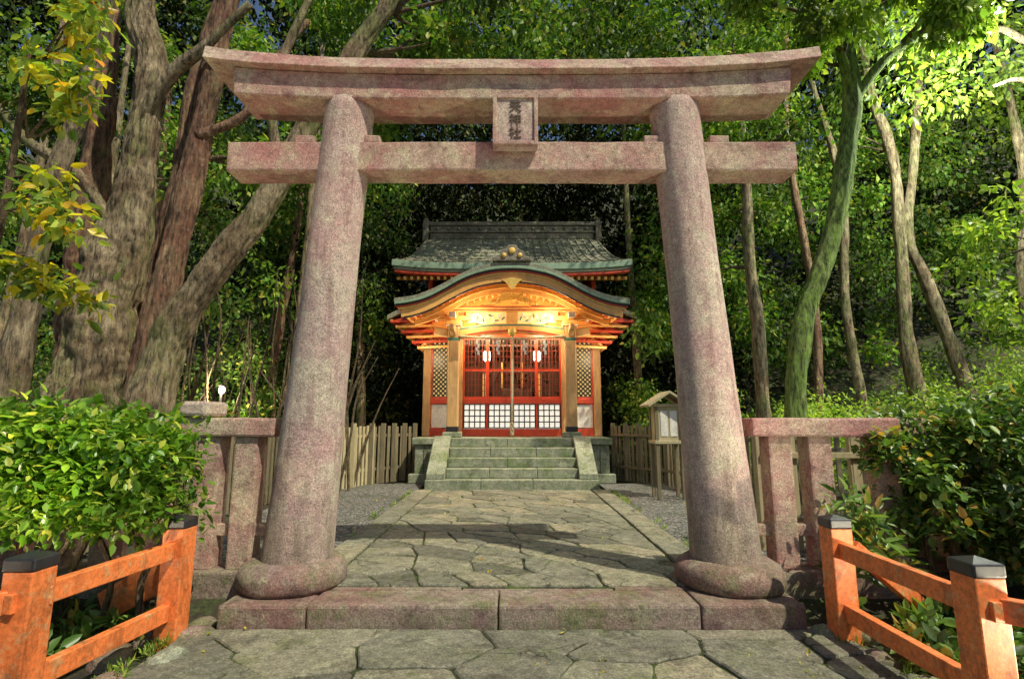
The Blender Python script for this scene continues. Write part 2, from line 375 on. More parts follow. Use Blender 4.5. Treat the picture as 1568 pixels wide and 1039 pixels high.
# ------------------------------------------------------------ torii
T=empty('torii_gate')
def column(s):
    pr=[]
    for i in range(60):
        t=i/59; z=.12+t*4.1; r=.285-.06*t-.02*math.sin(t*math.pi); pr.append((r,z,s*(1.775-.245*t),4.55))
    lathe('pillar',pr,M_tor,T,seg=64,wob=.025)
    p2=[(.40,0,s*1.78,4.52),(.425,.03,s*1.78,4.52),(.425,.11,s*1.78,4.52),(.40,.16,s*1.78,4.52),(.34,.195,s*1.78,4.53),(.28,.20,s*1.78,4.54)]
    lathe('pillar_base_ring',p2,M_plat,T,wob=.05)
column(-1);column(1)
up=lambda x: .03*(abs(x)/2.6)**2+.07*(abs(x)/2.6)**4
beam('lower_lintel',-2.58,2.58,4.41,4.69,lambda x:3.53,lambda x:3.81,M_beam,T,bevel=.015)
beam('upper_lintel',-2.56,2.56,4.34,4.76,lambda x:4.185+up(x)*.6,lambda x:4.428+up(x)*.9,M_beam,T,slant=.03)
beam('cap_lintel',-2.85,2.85,4.26,4.84,lambda x:4.432+up(x)*.9,lambda x:4.60+up(x)*1.0,M_beam,T,slant=.05,topin=.1)
wd=[]
for s in (-1,1):
    for q in (-1,1):
        x=s*1.6+q*.30; wd.append((x-.09,x+.09,4.44,4.66,3.813,3.89))
boxes('lintel_wedges',wd,M_beam,T,.012)
boxes('plaque',[(-.17,.23,4.28,4.40,3.70,4.175)],M_tor,T,.012)
boxes('plaque_frame',[(-.17,-.135,4.262,4.30,3.70,4.175),(.195,.23,4.262,4.30,3.70,4.175),(-.135,.195,4.262,4.30,4.145,4.175),(-.135,.195,4.262,4.30,3.70,3.735)],M_beam,T,.005)
for i,ch in enumerate('天神社'):
    cu=bpy.data.curves.new('plaque_char','FONT'); cu.body=ch; cu.size=.115; cu.extrude=.006; cu.align_x='CENTER'; cu.align_y='CENTER'
    o=bpy.data.objects.new('plaque_char_%d'%i,cu); COL.objects.link(o); o.location=(.03,4.276,4.06-i*.125); o.rotation_euler=(math.pi/2,0,0); o.parent=T
    cu.materials.append(M_woodd)
pf=empty('stone_platform')
sg=[-2.12,-1.48,-.1,1.36,2.12]; bl=[]
for a,b in zip(sg[:-1],sg[1:]): bl.append((a+.004,b-.004,4.0,4.36,-.24,random.uniform(-.004,.002)))
boxes('kerb_stones',bl,M_plat,pf,.022)
boxes('deck_stones',[(-2.12,-1.53,4.366,5.2,-.2,-.006),(1.53,2.12,4.366,5.2,-.2,-.006),(-1.52,-.4,4.366,4.43,-.2,-.003),(-.39,.8,4.366,4.43,-.2,-.008),(.81,1.52,4.366,4.43,-.2,0)],M_plat,pf,.01)
def stone_fence(x0,x1,posts,y=4.62):
    E=empty('stone_fence'); a,b=min(x0,x1),max(x0,x1)
    boxes('plinth',[(a,b,y-.17,y+.17,-.28,.10)],M_plat,E,.02)
    beam('top_rail',a,b,y-.13,y+.13,lambda x:1.17,lambda x:1.33,M_beam,E,bevel=.02)
    boxes('posts',[(p-.1,p+.1,y-.095,y+.095,.09,1.18) for p in posts],M_beam,E,.018)
    boxes('mid_rail',[(a,b,y-.04,y+.04,.35,.45)],M_beam,E,.01)
    return E
E1=stone_fence(-4.6,-2.02,[-2.26,-2.58,-3.0,-3.4,-3.8,-4.2])
boxes('end_post',[(-2.82,-2.58,4.45,4.80,1.34,1.47)],M_tor,E1,.03)
E2=stone_fence(2.04,3.30,[2.28,2.62,3.18])
E3=stone_fence(3.32,5.2,[3.6,4.0,4.4,4.8],5.0)
def rock(name,c,r,mat,seed,parent=None):
    import bmesh
    bm=bmesh.new(); bmesh.ops.create_icosphere(bm,subdivisions=3,radius=1)
    for v in bm.verts:
        q=v.co.copy(); f=1+.35*noise.noise(q*1.3+Vector((seed*7,0,0)))+.12*noise.noise(q*4+Vector((seed,3,0)))
        v.co=Vector((q.x*r[0]*f,q.y*r[1]*f,q.z*r[2]*f))+Vector(c)
    me=bpy.data.meshes.new(name); bm.to_mesh(me); bm.free(); me.materials.append(mat)
    me.polygons.foreach_set('use_smooth',[True]*len(me.polygons))
    o=bpy.data.objects.new(name,me); COL.objects.link(o); o.parent=parent
RK=empty('edge_rocks')
for i,(x,y,sz) in enumerate([(-2.2,3.9,.12),(-2.15,3.55,.13),(-2.3,3.2,.13),(-2.35,2.9,.14),(-2.28,4.15,.1),(2.2,3.92,.12),(2.3,3.55,.10),(2.32,3.2,.12),(-2.5,4.0,.16),(2.5,4.0,.14),(-2.55,3.6,.12)]):
    rock('rock_%d'%i,(x,y,-.2),(sz,sz*1.2,sz*.7),M_step if i%2 else M_plat,i,RK)
def railing(pts,name='vermilion_railing'):
    E=empty(name); zt=.64
    for i,(x,y) in enumerate(pts):
        boxes('post_%d'%i,[(x-.075,x+.075,y-.075,y+.075,-.4,zt-.075)],M_fence,E,.008)
        boxes('post_cap_%d'%i,[(x-.08,x+.08,y-.08,y+.08,zt-.077,zt-.01)],M_cap,E,.012)
        vs=[(x-.07,y-.07,zt-.011),(x+.07,y-.07,zt-.011),(x+.07,y+.07,zt-.011),(x-.07,y+.07,zt-.011),(x,y,zt+.012)]
        mesh('cap_top_%d'%i,vs,[(0,1,4),(1,2,4),(2,3,4),(3,0,4)],M_cap,E)
    for i in range(len(pts)-1):
        a=Vector((*pts[i],0));b=Vector((*pts[i+1],0)); d=(b-a).normalized()*.073
        bars('rails_%d'%i,[(a+d+Vector((0,0,.42)),b-d+Vector((0,0,.42)),.06,.11),(a+d+Vector((0,0,.02)),b-d+Vector((0,0,.02)),.06,.11)],M_fence,E,.006)
        bars('rail_tenons_%d'%i,[(b-d*1.0+Vector((0,0,.42)),b+d*1.35+Vector((0,0,.42)),.045,.09),(a-d*1.35+Vector((0,0,.42)),a+d+Vector((0,0,.42)),.045,.09)],M_fence,E,.004)
    return E
R1=railing([(-2.34,3.85),(-2.44,2.80),(-3.1,2.15)])
R2=railing([(2.28,3.85),(2.27,2.70),(2.9,2.05)])
bars('brace',[((2.42,3.9,.42),(3.1,4.15,-.1),.06,.1)],M_fence,R2)
bars('brace',[((-2.45,3.95,.25),(-3.0,4.1,-.05),.05,.22)],M_fence,R1)

# ------------------------------------------------------------ shrine
SH=empty('shrine_building'); P=.95
ST=empty('stone_staircase')
for i in range(5):
    segs=[-1.3,-.45,.5,1.3] if i%2 else [-1.3,-.1,1.3]
    if i==0: segs=[-1.68,-.6,.4,1.68]
    y0=10.3+i*.25
    boxes('step_%d'%i,[(a+.003,b-.003,y0,11.5,i*.19-.02*(i==0)+.001,(i+1)*.19) for a,b in zip(segs[:-1],segs[1:])],M_step,ST,.015)
for s in (-1,1):
    a,b=(1.305,1.66) if s>0 else (-1.66,-1.305)
    vs=[(x,y,z) for x in (a,b) for (y,z) in ((10.36,.19),(10.36,.30),(11.35,1.0),(11.35,.19))]
    mesh('stair_cheek',vs,[(0,1,2,3),(7,6,5,4),(0,4,5,1),(1,5,6,2),(2,6,7,3),(3,7,4,0)],M_step,ST,bevel=.015)
boxes('stone_podium',[(-2.1,2.1,11.505,15.6,0,.80),(-2.16,2.16,11.45,15.66,.802,.948),(-2.2,-1.7,11.35,11.5,.0,.2),(1.7,2.2,11.35,11.5,0,.2)],M_step,SH,.02)
boxes('podium_joints',[(x-.006,x+.006,11.495,11.504,.02,.8) for x in (-1.9,1.9)],M_woodd,SH,0)
FY=11.75
for s in (-1,1):
    x=s*1.32
    boxes('porch_pillar',[(x-.125,x+.125,FY-.125,FY+.125,P+.12,3.45)],M_wood,SH,.025)
    boxes('pillar_stone',[(x-.2,x+.2,FY-.2,FY+.2,P,P+.12)],M_step,SH,.02)
    boxes('pillar_metal',[(x-.13,x+.13,FY-.13,FY+.13,P+.13,P+.24)],M_cap,SH,.01)
    boxes('pillar_band',[(x-.13,x+.13,FY-.13,FY+.13,3.1,3.16)],M_green,SH,.01)
    boxes('bracket_block',[(x-.17,x+.17,FY-.17,FY+.17,3.45,3.57),(x-.38,x+.38,FY-.07,FY+.07,3.57,3.68),(x-.07,x+.07,FY-.42,FY+.3,3.573,3.683),
        (x-.42,x-.27,FY-.1,FY+.1,3.68,3.77),(x-.08,x+.08,FY-.1,FY+.1,3.683,3.772),(x+.27,x+.42,FY-.1,FY+.1,3.68,3.77)],M_or,SH,.015)
    boxes('bracket_tips',[(x-.44,x-.385,FY-.075,FY+.075,3.565,3.69),(x+.385,x+.44,FY-.075,FY+.075,3.565,3.69),(x-.075,x+.075,FY-.46,FY-.423,3.57,3.69),
        (x-.175,x+.175,FY-.175,FY+.175,3.44,3.452)],M_white,SH,.006)
    bars('elephant_nosing',[((x+s*.12,FY,3.28),(x+s*.45,FY,3.34),.12,.2),((x,FY-.12,3.28),(x,FY-.42,3.36),.12,.18)],M_wood,SH,.03)
    bars('tie_beams',[((x,FY+.12,3.25),(x*.93,12.7,3.45),.12,.2)],M_or,SH)
beam('rainbow_beam',-1.19,1.19,FY-.09,FY+.09,lambda x:3.14+.14*(1-(x/1.19)**2),lambda x:3.40+.10*(1-(x/1.19)**2),M_or,SH,n=20)
beam('rainbow_beam_trim',-1.18,1.18,FY-.1,FY-.092,lambda x:3.17+.14*(1-(x/1.19)**2),lambda x:3.21+.14*(1-(x/1.19)**2),M_red,SH,n=20,bevel=0)
beam('rainbow_beam_trim_top',-1.18,1.18,FY-.1,FY-.092,lambda x:3.35+.10*(1-(x/1.19)**2),lambda x:3.38+.10*(1-(x/1.19)**2),M_green,SH,n=20,bevel=0)
beam('upper_beam',-1.6,1.6,FY-.1,FY+.1,lambda x:3.775,lambda x:3.90,M_or,SH,n=4)
boxes('upper_beam_trim',[(-1.6,1.6,FY-.108,FY-.102,3.79,3.81),(-1.6,1.6,FY-.108,FY-.102,3.865,3.885)],M_red,SH,0)
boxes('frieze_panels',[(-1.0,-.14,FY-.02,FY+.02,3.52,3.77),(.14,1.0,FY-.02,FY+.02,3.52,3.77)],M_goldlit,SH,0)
fr=[];fg2=[];rd=random.Random(3)
for s in (-1,1):
    for k in range(16):
        x=s*(.2+k*.05); z=3.56+.07*math.sin(k*1.3)+.06; a=rd.uniform(0,3.14); l=.045
        (fr if k%3 else fg2).append(((x-l*math.cos(a),FY-.04-rd.random()*.02,z-l*math.sin(a)),(x+l*math.cos(a),FY-.045,z+l*math.sin(a)),.028,.03))
bars('frieze_carving',fr,M_white,SH); bars('frieze_carving_green',fg2,M_green,SH)
boxes('king_post',[(-.14,.14,FY-.06,FY+.06,3.5,3.775)],M_or,SH,.02)
mesh('frog_leg_strut',[(x,y,z) for y in (FY-.06,FY+.03) for (x,z) in ((-.75,3.9),(-.5,4.03),(-.2,4.2),(0,4.27),(.2,4.2),(.5,4.03),(.75,3.9),(.5,3.9),(.3,4.0),(0,4.08),(-.3,4.0),(-.5,3.9))],
     [(0,1,2,3,4,5,6,7,8,9,10,11)[::-1],tuple(12+i for i in range(12))]+[(i,(i+1)%12,12+(i+1)%12,12+i) for i in range(12)],M_gold,SH)
rd=random.Random(9); sc=[]
for k in range(34):
    x=rd.uniform(-.6,.6); z=3.95+rd.uniform(0,.26)*(1-abs(x)/.75); a=rd.uniform(0,3.14); sc.append(((x-.05*math.cos(a),FY-.08,z-.03*math.sin(a)),(x+.05*math.cos(a),FY-.09,z+.03*math.sin(a)),.022,.03))
bars('gable_carving',sc,M_gold,SH)
KX=[0,.3,.61,.85,1.1,1.45,1.8,2.15,2.5]; KZ=[4.67,4.66,4.60,4.53,4.42,4.21,4.03,3.92,3.88]
xsm=np.linspace(-2.5,2.5,61); ksm=np.array([float(np.interp(abs(x),KX,KZ)) for x in xsm])
for _ in range(3): ksm[1:-1]=(ksm[:-2]+ksm[1:-1]*2+ksm[2:])/4
kz=lambda x: float(np.interp(x,xsm,ksm))
def kband(name,y0,y1,ot,ob,mat,w=2.5,n=60,bev=.005):
    return beam(name,-w,w,y0,y1,lambda x:kz(x)+ob,lambda x:kz(x)+ot,mat,SH,n=n,bevel=bev)
kband('porch_roof',10.8,13.4,0,-.07,M_roof)
kband('porch_roof_edge_1',10.79,10.86,-.072,-.13,M_edge,2.49)
kband('porch_roof_edge_2',10.84,12.9,-.132,-.165,M_black,2.47)
kband('porch_roof_edge_3',10.85,12.9,-.167,-.195,M_red,2.46)
kband('bargeboard_gold',10.88,10.94,-.197,-.24,M_gold,2.42)
kband('bargeboard',10.90,10.98,-.242,-.40,M_or,2.36)
kband('bargeboard_line',10.89,10.93,-.402,-.435,M_black,2.3)
kband('ceiling_boards',11.0,12.9,-.20,-.24,M_red,2.4)
rb=[]
for i in range(-15,16):
    x=i*.155; z=kz(x)-.29; rb.append(((x,10.99,z),(x,12.8,z+.02),.06,.09))
bars('rafters',rb,M_or,SH)
kband('cross_rib_1',11.3,11.36,-.335,-.43,M_or,2.0)
kband('cross_rib_2',11.62,11.7,-.335,-.47,M_or,2.2)
mesh('gable_pendant',[(x,y,z+kz(0)-.42) for y in (10.84,10.9) for x,z in ((-.22,.05),(-.12,-.02),(-.05,-.12),(0,-.16),(.05,-.12),(.12,-.02),(.22,.05),(0,.1))],[(0,1,2,3,4,5,6,7),tuple(8+i for i in range(8))[::-1]]+[(i,8+i,8+(i+1)%8,(i+1)%8) for i in range(8)],M_gold,SH)
O=[(-.42,.02),(-.40,.10),(-.28,.12),(-.24,.24),(-.13,.30),(-.08,.38),(.08,.38),(.13,.30),(.24,.24),(.28,.12),(.40,.10),(.42,.02)]
mesh('ridge_ornament',[(x,y,4.66+z) for y in (10.74,10.9) for x,z in O],[tuple(range(12)),tuple(12+i for i in range(12))[::-1]]+[(i,12+i,12+(i+1)%12,(i+1)%12) for i in range(12)],M_ridge,SH,bevel=.02)
for (x,z,r) in ((-.17,4.80,.05),(.17,4.80,.05),(0,4.90,.07)):
    c=lathe('crest_disc',[(r,0,0,0),(r,.03,0,0),(r*.6,.045,0,0)],M_gold,SH,seg=20)
    c.rotation_euler=(math.pi/2,0,0); c.location=(x,10.745,z)
boxes('porch_ridge',[(-.16,.16,10.9,13.3,4.65,4.80),(-.10,.10,10.9,13.3,4.80,4.88)],M_ridge,SH,.02)
def roofz(t): return 5.02+1.45*(t**1.35)
n=18; vs=[];fs=[]
for i in range(n+1):
    t=i/n; y=12.0+2.2*t; w=2.85-.45*t**.6; z=roofz(t)
    for k in range(25):
        u=-1+2*k/24; x=u*w; zz=z+.10*abs(u)**4*(1-t)
        vs.append((x,y,zz))
for i in range(n):
    for k in range(24): fs.append((i*25+k,i*25+k+1,(i+1)*25+k+1,(i+1)*25+k))
kk=len(vs)
for i in range(n+1):
    t=i/n; y=16.4-2.2*t; w=2.85-.45*t**.6
    for k in range(25):
        u=-1+2*k/24; vs.append((u*w,y,roofz(t)+.10*abs(u)**4*(1-t)))
for i in range(n):
    for k in range(24): fs.append((kk+i*25+k,kk+(i+1)*25+k,kk+(i+1)*25+k+1,kk+i*25+k+1))
o=mesh('main_roof',vs,fs,M_roof,SH,True); sm=o.modifiers.new('s','SOLIDIFY'); sm.thickness=.12; sm.offset=-1
bt=[]
for k in range(-12,13):
    for i in range(9):
        t0,t1=i/9,(i+1)/9; u=k/12.3
        w0=2.85-.45*t0**.6; w1=2.85-.45*t1**.6
        bt.append(((u*w0,12.0+2.2*t0,roofz(t0)+.012+.1*abs(u)**4*(1-t0)),(u*w1,12.0+2.2*t1,roofz(t1)+.012+.1*abs(u)**4*(1-t1)),.03,.022))
for i in range(1,9):
    t=i/9; w=2.85-.45*t**.6; bt.append(((-w,12.0+2.2*t,roofz(t)+.01),(w,12.0+2.2*t,roofz(t)+.01),.03,.02))
bars('roof_battens',bt,M_roof,SH,0)
beam('eave_edge',-2.86,2.86,11.97,12.12,lambda x:4.86+.1*abs(x/2.86)**4,lambda x:5.01+.1*abs(x/2.86)**4,M_edge,SH,n=24)
beam('eave_edge_lower',-2.82,2.82,12.0,12.15,lambda x:4.79+.1*abs(x/2.86)**4,lambda x:4.857+.1*abs(x/2.86)**4,M_roof,SH,n=24)
beam('eave_red',-2.80,2.80,12.02,12.2,lambda x:4.72+.1*abs(x/2.86)**4,lambda x:4.787+.1*abs(x/2.86)**4,M_red,SH,n=24)
bars('eave_rafters',[((i*.16,12.1,4.68),(i*.16,13.2,4.95),.06,.08) for i in range(-17,18)],M_or,SH,0)
boxes('main_ridge',[(-2.30,2.30,14.03,14.37,6.35,6.52),(-2.36,2.36,13.98,14.42,6.522,6.57),(-2.3,2.3,14.06,14.34,6.572,6.74),(-2.36,2.36,14.0,14.4,6.742,6.79),(-2.40,2.40,14.06,14.34,6.792,6.87)],M_ridge,SH,.015)
boxes('ridge_ends',[(s*2.42-.08,s*2.42+.08,13.93,14.47,6.25,6.85) for s in (-1,1)]+[(s*2.44-.06,s*2.44+.06,14.1,14.3,6.85,7.0) for s in (-1,1)],M_ridge,SH,.03)
for i in range(-7,8):
    c=lathe('ridge_tile_crest',[(.04,0,0,0),(.04,.02,0,0)],M_ridge,SH,seg=12); c.rotation_euler=(math.pi/2,0,0); c.location=(i*.3,14.045,6.655)
for s in (-1,1):
    vs=[(s*1.9,12.1,4.35),(s*2.95,12.1,3.78),(s*2.95,15.4,3.78),(s*1.9,15.4,4.35),(s*1.9,12.1,4.24),(s*2.95,12.1,3.66),(s*2.95,15.4,3.66),(s*1.9,15.4,4.24)]
    mesh('side_roof',vs,BF,M_roof,SH,bevel=.01)
    for q in range(6):
        z=3.62-q*.125; xo=2.86-q*.13
        bars('side_rafters_%d'%q,[((s*1.9,12.15+i*.15+q*.02,z+.25),(s*xo,12.15+i*.15+q*.02,z),.07,.05) for i in range(20)],M_or if q%2 else M_red,SH,0)
        bars('side_eave_board_%d'%q,[((s*(xo-.02),12.1,z+.035),(s*(xo-.02),15.3,z+.035),.06,.035)],M_red if q%2 else M_or,SH,0)
        bars('front_slat_%d'%q,[((s*1.42,12.09,z+.04),(s*xo,12.09,z+.0),.05,.05)],M_or if q%2 else M_red,SH,0)
    boxes('gable_wall',[(s*2.05-.05,s*2.05+.05,12.75,15.5,P,5.0)],M_red,SH,0)
    mesh('gable_triangle',[(s*2.1,12.6,4.9),(s*2.1,15.8,4.9),(s*2.1,14.2,6.3)],[(0,1,2)],M_red,SH)
WY=12.65
fx=[-2.05,-1.28,1.28,2.05]
boxes('wall_pillars',[(x-.09,x+.09,WY-.09,WY+.09,P,4.3) for x in fx],M_wood,SH,.015)
boxes('wall_rails',[(a+.09,b-.09,WY-.05,WY+.05,z0,z1) for a,b in zip(fx[:-1],fx[1:]) for z0,z1 in ((P,P+.17),(1.72,1.84),(3.32,3.46))],M_red,SH,.008)
boxes('wall_upper',[(-1.96,1.96,WY-.02,WY+.02,3.46,4.4)],M_or,SH,0)
boxes('wall_upper_frame',[(-1.96,1.96,WY-.06,WY-.022,3.85,3.95)]+[(x-.04,x+.04,WY-.05,WY-.022,3.46,3.85) for x in (-.85,-.42,0,.42,.85)],M_red,SH,0)
for s in (-1,1):
    a,b=sorted((s*1.37,s*1.96))
    boxes('white_panel',[(a+.03,b-.03,WY-.01,WY+.02,P+.2,1.70)],M_white,SH,0)
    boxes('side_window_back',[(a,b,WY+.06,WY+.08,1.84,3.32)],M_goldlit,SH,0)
    l=[];w=b-a
    for k in range(-6,16):
        for dr in (1,-1):
            z0=1.84+k*.11; x0,x1=(a,b) if dr>0 else (b,a)
            ta=max(0,(1.84-z0)/w); tb=min(1,(3.32-z0)/w)
            if tb-ta>.05: l.append(((x0+(x1-x0)*ta,WY+.02-dr*.006,z0+ta*w),(x0+(x1-x0)*tb,WY+.02-dr*.006,z0+tb*w),.03,.03))
    bars('diagonal_lattice',l,M_black,SH,0)
    boxes('window_frame',[(a,a+.035,WY-.03,WY+.04,1.84,3.32),(b-.035,b,WY-.03,WY+.04,1.84,3.32),(a+.035,b-.035,WY-.03,WY+.04,1.84,1.88),(a+.035,b-.035,WY-.03,WY+.04,3.28,3.32)],M_red,SH,0)
dw=2.38/4; lat=[];frm=[];low=[]
M_lat=paint('dark_red_lattice',(.20,.035,.02),.4,.3)
for i in range(4):
    a=-1.19+i*dw; b=a+dw
    frm+=[(a,a+.04,WY-.03,WY+.03,1.12,3.32),(b-.04,b,WY-.03,WY+.03,1.12,3.32),(a+.04,b-.04,WY-.03,WY+.03,2.5,2.55),(a+.04,b-.04,WY-.03,WY+.03,3.27,3.32),(a+.04,b-.04,WY-.03,WY+.03,1.84,1.89)]
    for k in range(1,6): x=a+.04+k*(dw-.08)/6; lat.append((x-.009,x+.009,WY-.012,WY+.01,1.89,3.27))
    for k in range(1,10): z=1.89+k*1.38/10; lat.append((a+.04,b-.04,WY-.02,WY-.0125,z-.008,z+.008))
    for k in range(0,5): x=a+.04+k*(dw-.08)/4; low.append((x-.013,x+.013,WY-.035,WY-.012,1.15,1.70))
    for k in range(0,5): z=1.15+k*.1375; low.append((a+.04,b-.04,WY-.045,WY-.036,z-.013,z+.013))
boxes('door_frames',frm,M_red,SH,0); boxes('door_lattice',lat,M_lat,SH,0)
boxes('lower_grid',low,M_black,SH,0); boxes('lower_paper',[(-1.19,1.19,WY-.008,WY+.005,1.13,1.715)],M_shoji,SH,0)
boxes('interior_walls',[(-1.95,1.95,15.3,15.36,P,4.3),(-1.95,1.95,12.75,15.3,P-.0,P+.06),(-1.95,1.95,12.75,15.3,4.25,4.3)],M_woodd,SH,0)
boxes('altar',[(-.9,.9,14.3,15.0,P+.06,1.7),(-.55,.55,14.5,15.0,1.7,2.2)],M_woodd,SH,.01)
boxes('altar_screen',[(-1.0+k*.25,-.97+k*.25,14.0,14.03,1.0,4.2) for k in range(9)]+[(-1.9,1.9,13.98,14.0,z,z+.05) for z in (1.9,2.6,3.3)],M_woodd,SH,.0)
boxes('altar_gold',[(-.8,-.7,14.2,14.3,1.7,2.6),(.7,.8,14.2,14.3,1.7,2.6),(-.3,-.24,14.3,14.35,2.2,2.9),(.24,.3,14.3,14.35,2.2,2.9)],M_gold,SH,.01)
for s in (-1,1):
    lathe('hanging_lantern',[(.04,0,0,0),(.075,.03,0,0),(.085,.13,0,0),(.075,.23,0,0),(.04,.26,0,0)],M_lamp,SH,(s*.62,12.95,2.78),seg=16)
    boxes('lantern_hanger',[(s*.62-.008,s*.62+.008,12.94,12.956,3.04,4.25)],M_black,SH,0)
def rope(name,a,b,r,sag=0,par=SH):
    a=Vector(a);b=Vector(b)
    for st in range(3):
        pts=[];n=40
        for i in range(n+1):
            t=i/n; c=a.lerp(b,t)-Vector((0,0,sag*4*t*(1-t))); ph=t*(b-a).length/(r*7)*2*math.pi+st*2.094
            if abs((b-a).normalized().z)>.7: off=Vector((math.cos(ph),math.sin(ph),0))*r*.55
            else: off=Vector((0,math.cos(ph),math.sin(ph)))*r*.55
            pts.append(c+off)
        tube(name+'_strand_%d'%st,pts,[r*.6,r*.6],M_rope,par,seg=6,n=1,wob=0)
rope('bell_rope',(0,11.6,3.3),(0,11.6,1.3),.03)
rope('bell_rope_tail',(0,11.6,1.28),(0,11.6,1.0),.045)
lathe('bell',[(.04,-.06,0,0),(.09,-.02,0,0),(.10,.05,0,0),(.08,.12,0,0),(.02,.15,0,0)],M_gold,SH,(0,11.6,3.25),seg=24)
rope('sacred_rope',(-1.19,11.62,3.2),(1.19,11.62,3.2),.03,.06)
sh=[]
for x in (-.75,-.3,.3,.75):
    z=3.1; xx=x
    for k in range(4):
        xx+= .03 if k%2 else -.03
        sh.append((xx-.025,xx+.025,11.57+.004*k,11.573+.004*k,z-.09,z)); z-=.08
boxes('paper_streamers',sh,M_paper,SH,0)
fg=[]
for k in range(60):
    x=-1.15+k*2.3/59
    fg.append((x-.006,x+.006,11.60,11.61,3.02-random.random()*.04,3.15))
boxes('rope_fringe',fg,M_rope,SH,0)
# ------------------------------------------------------------ lantern box
NB=empty('wooden_lantern_box'); nx0,nx1,ny=2.45,2.93,9.25
boxes('posts',[(nx0,nx0+.06,ny-.2,ny-.14,0,1.6),(nx1-.06,nx1,ny-.2,ny-.14,0,1.6),(nx0,nx0+.06,ny+.14,ny+.2,0,1.6),(nx1-.06,nx1,ny+.14,ny+.2,0,1.6)],M_picket,NB,.006)
boxes('case',[(nx0-.02,nx1+.02,ny-.22,ny+.22,.92,.98),(nx0-.02,nx1+.02,ny-.22,ny+.22,1.55,1.6)],M_pale,NB,.008)
boxes('case_panels',[(nx0+.06,nx1-.06,ny-.17,ny-.16,.98,1.55),(nx0+.02,nx0+.03,ny-.14,ny+.14,.98,1.55),(nx1-.03,nx1-.02,ny-.14,ny+.14,.98,1.55)],M_pale,NB,0)
boxes('case_glass',[(nx0+.1,nx0+.22,ny-.178,ny-.172,1.05,1.48),(nx0+.26,nx0+.38,ny-.178,ny-.172,1.05,1.48)],M_white,NB,0)
xm=(nx0+nx1)/2
vs=[(nx0-.14,ny-.32,1.58),(xm,ny-.32,1.82),(nx1+.14,ny-.32,1.58),(nx0-.14,ny+.32,1.58),(xm,ny+.32,1.82),(nx1+.14,ny+.32,1.58)]
o=mesh('gable_roof',vs,[(0,1,4,3),(1,2,5,4)],M_pale,NB); q=o.modifiers.new('s','SOLIDIFY'); q.thickness=.04
def picket(a,b,h=1.2,gap=.12,mat=M_picket,w=.07):
    E=empty('picket_fence'); a=Vector(a);b=Vector(b); L=(b-a).length; n=int(L/gap); d=(b-a).normalized(); l=[]
    for i in range(n+1):
        p=a+d*i*gap; hh=h+random.uniform(-.02,.02); l.append((p,p+Vector((random.uniform(-.01,.01),0,hh)),w,.02,d.cross(Vector((0,0,1)))))
    bars('pickets',l,mat,E,0)
    off=d.cross(Vector((0,0,1)))*.03
    bars('rails',[(a+off+Vector((0,0,z)),b+off+Vector((0,0,z)),.03,.06) for z in (.3,h-.2)],mat,E)
    bars('posts',[(a+d*t*L-off,a+d*t*L-off+Vector((0,0,h+.06)),.09) for t in (0,.25,.5,.75,1)],mat,E)
picket((-2.25,12.2,0),(-3.0,11.3,0))
picket((-3.0,11.3,0),(-3.9,9.0,0),mat=M_pale)
picket((-3.9,9.0,0),(-4.3,5.4,0),mat=M_picket)
picket((2.3,12.2,0),(3.2,11.0,0))
picket((3.2,11.0,0),(4.3,7.6,0),mat=M_picket)
picket((4.3,7.6,0),(7.5,7.2,0),h=1.1,gap=.16,mat=M_picket)
picket((2.6,5.6,0),(4.6,5.6,0),h=1.15,gap=.33,mat=M_pale,w=.1)
# ------------------------------------------------------------ trees
def rnd_branches(name,E,starts,mat,ln=1.6,r=.05,nb=3):
    tips=[]
    for i,(p,d) in enumerate(starts):
        p=Vector(p); d=Vector(d).normalized()
        for k in range(nb):
            dd=(d+Vector((random.uniform(-.6,.6),random.uniform(-.5,.5),random.uniform(-.3,.6)))).normalized()
            l=ln*random.uniform(.6,1.3)
            q=[p]; 
            for j in range(4): q.append(q[-1]+dd*l/4+Vector((random.uniform(-.1,.1),random.uniform(-.1,.1),random.uniform(-.1,.08)))*l*.6)
            tube(name+'_%d_%d'%(i,k),q,[r,r*.75,r*.5,r*.3,r*.12],mat,E,seg=7,n=4)
            tips+= [tuple(q[-1]),tuple(q[-2]),tuple(q[3])]
    return tips
TL=empty('camphor_tree')
tube('trunk',[(-5.95,7.5,-.3),(-6.0,7.5,1.2),(-6.02,7.5,2.65),(-5.9,7.5,3.65),(-5.74,7.5,4.68),(-5.69,7.5,5.75),(-5.68,7.5,6.87),(-6.0,7.5,8.0),(-6.1,7.7,10.5)],[.72,.54,.46,.36,.26,.21,.2,.18,.12],B_gray,TL,seg=72,n=26,wob=.2,ridge=.24)
tube('limb_red',[(-5.3,7.6,.5),(-5.26,7.5,1.9),(-5.15,7.5,2.85),(-4.99,7.5,4.17),(-4.83,7.5,5.53),(-4.69,7.5,6.87),(-4.58,7.5,8.03),(-4.3,7.7,10)],[.36,.23,.2,.17,.16,.15,.14,.1],B_red,TL,seg=48,n=22,wob=.16,ridge=.22)
tube('limb_leaning',[(-5.1,7.2,.3),(-4.95,7.2,1.79),(-4.72,7.2,2.6),(-4.22,7.2,3.46),(-3.64,7.2,4.34),(-3.31,7.2,5.05),(-2.88,7.2,5.99),(-2.33,7.2,6.97),(-1.86,7.2,7.76),(-1.28,7.2,8.9)],[.36,.25,.22,.18,.17,.17,.16,.14,.12,.08],B_gray,TL,seg=48,n=20,wob=.16,ridge=.22)
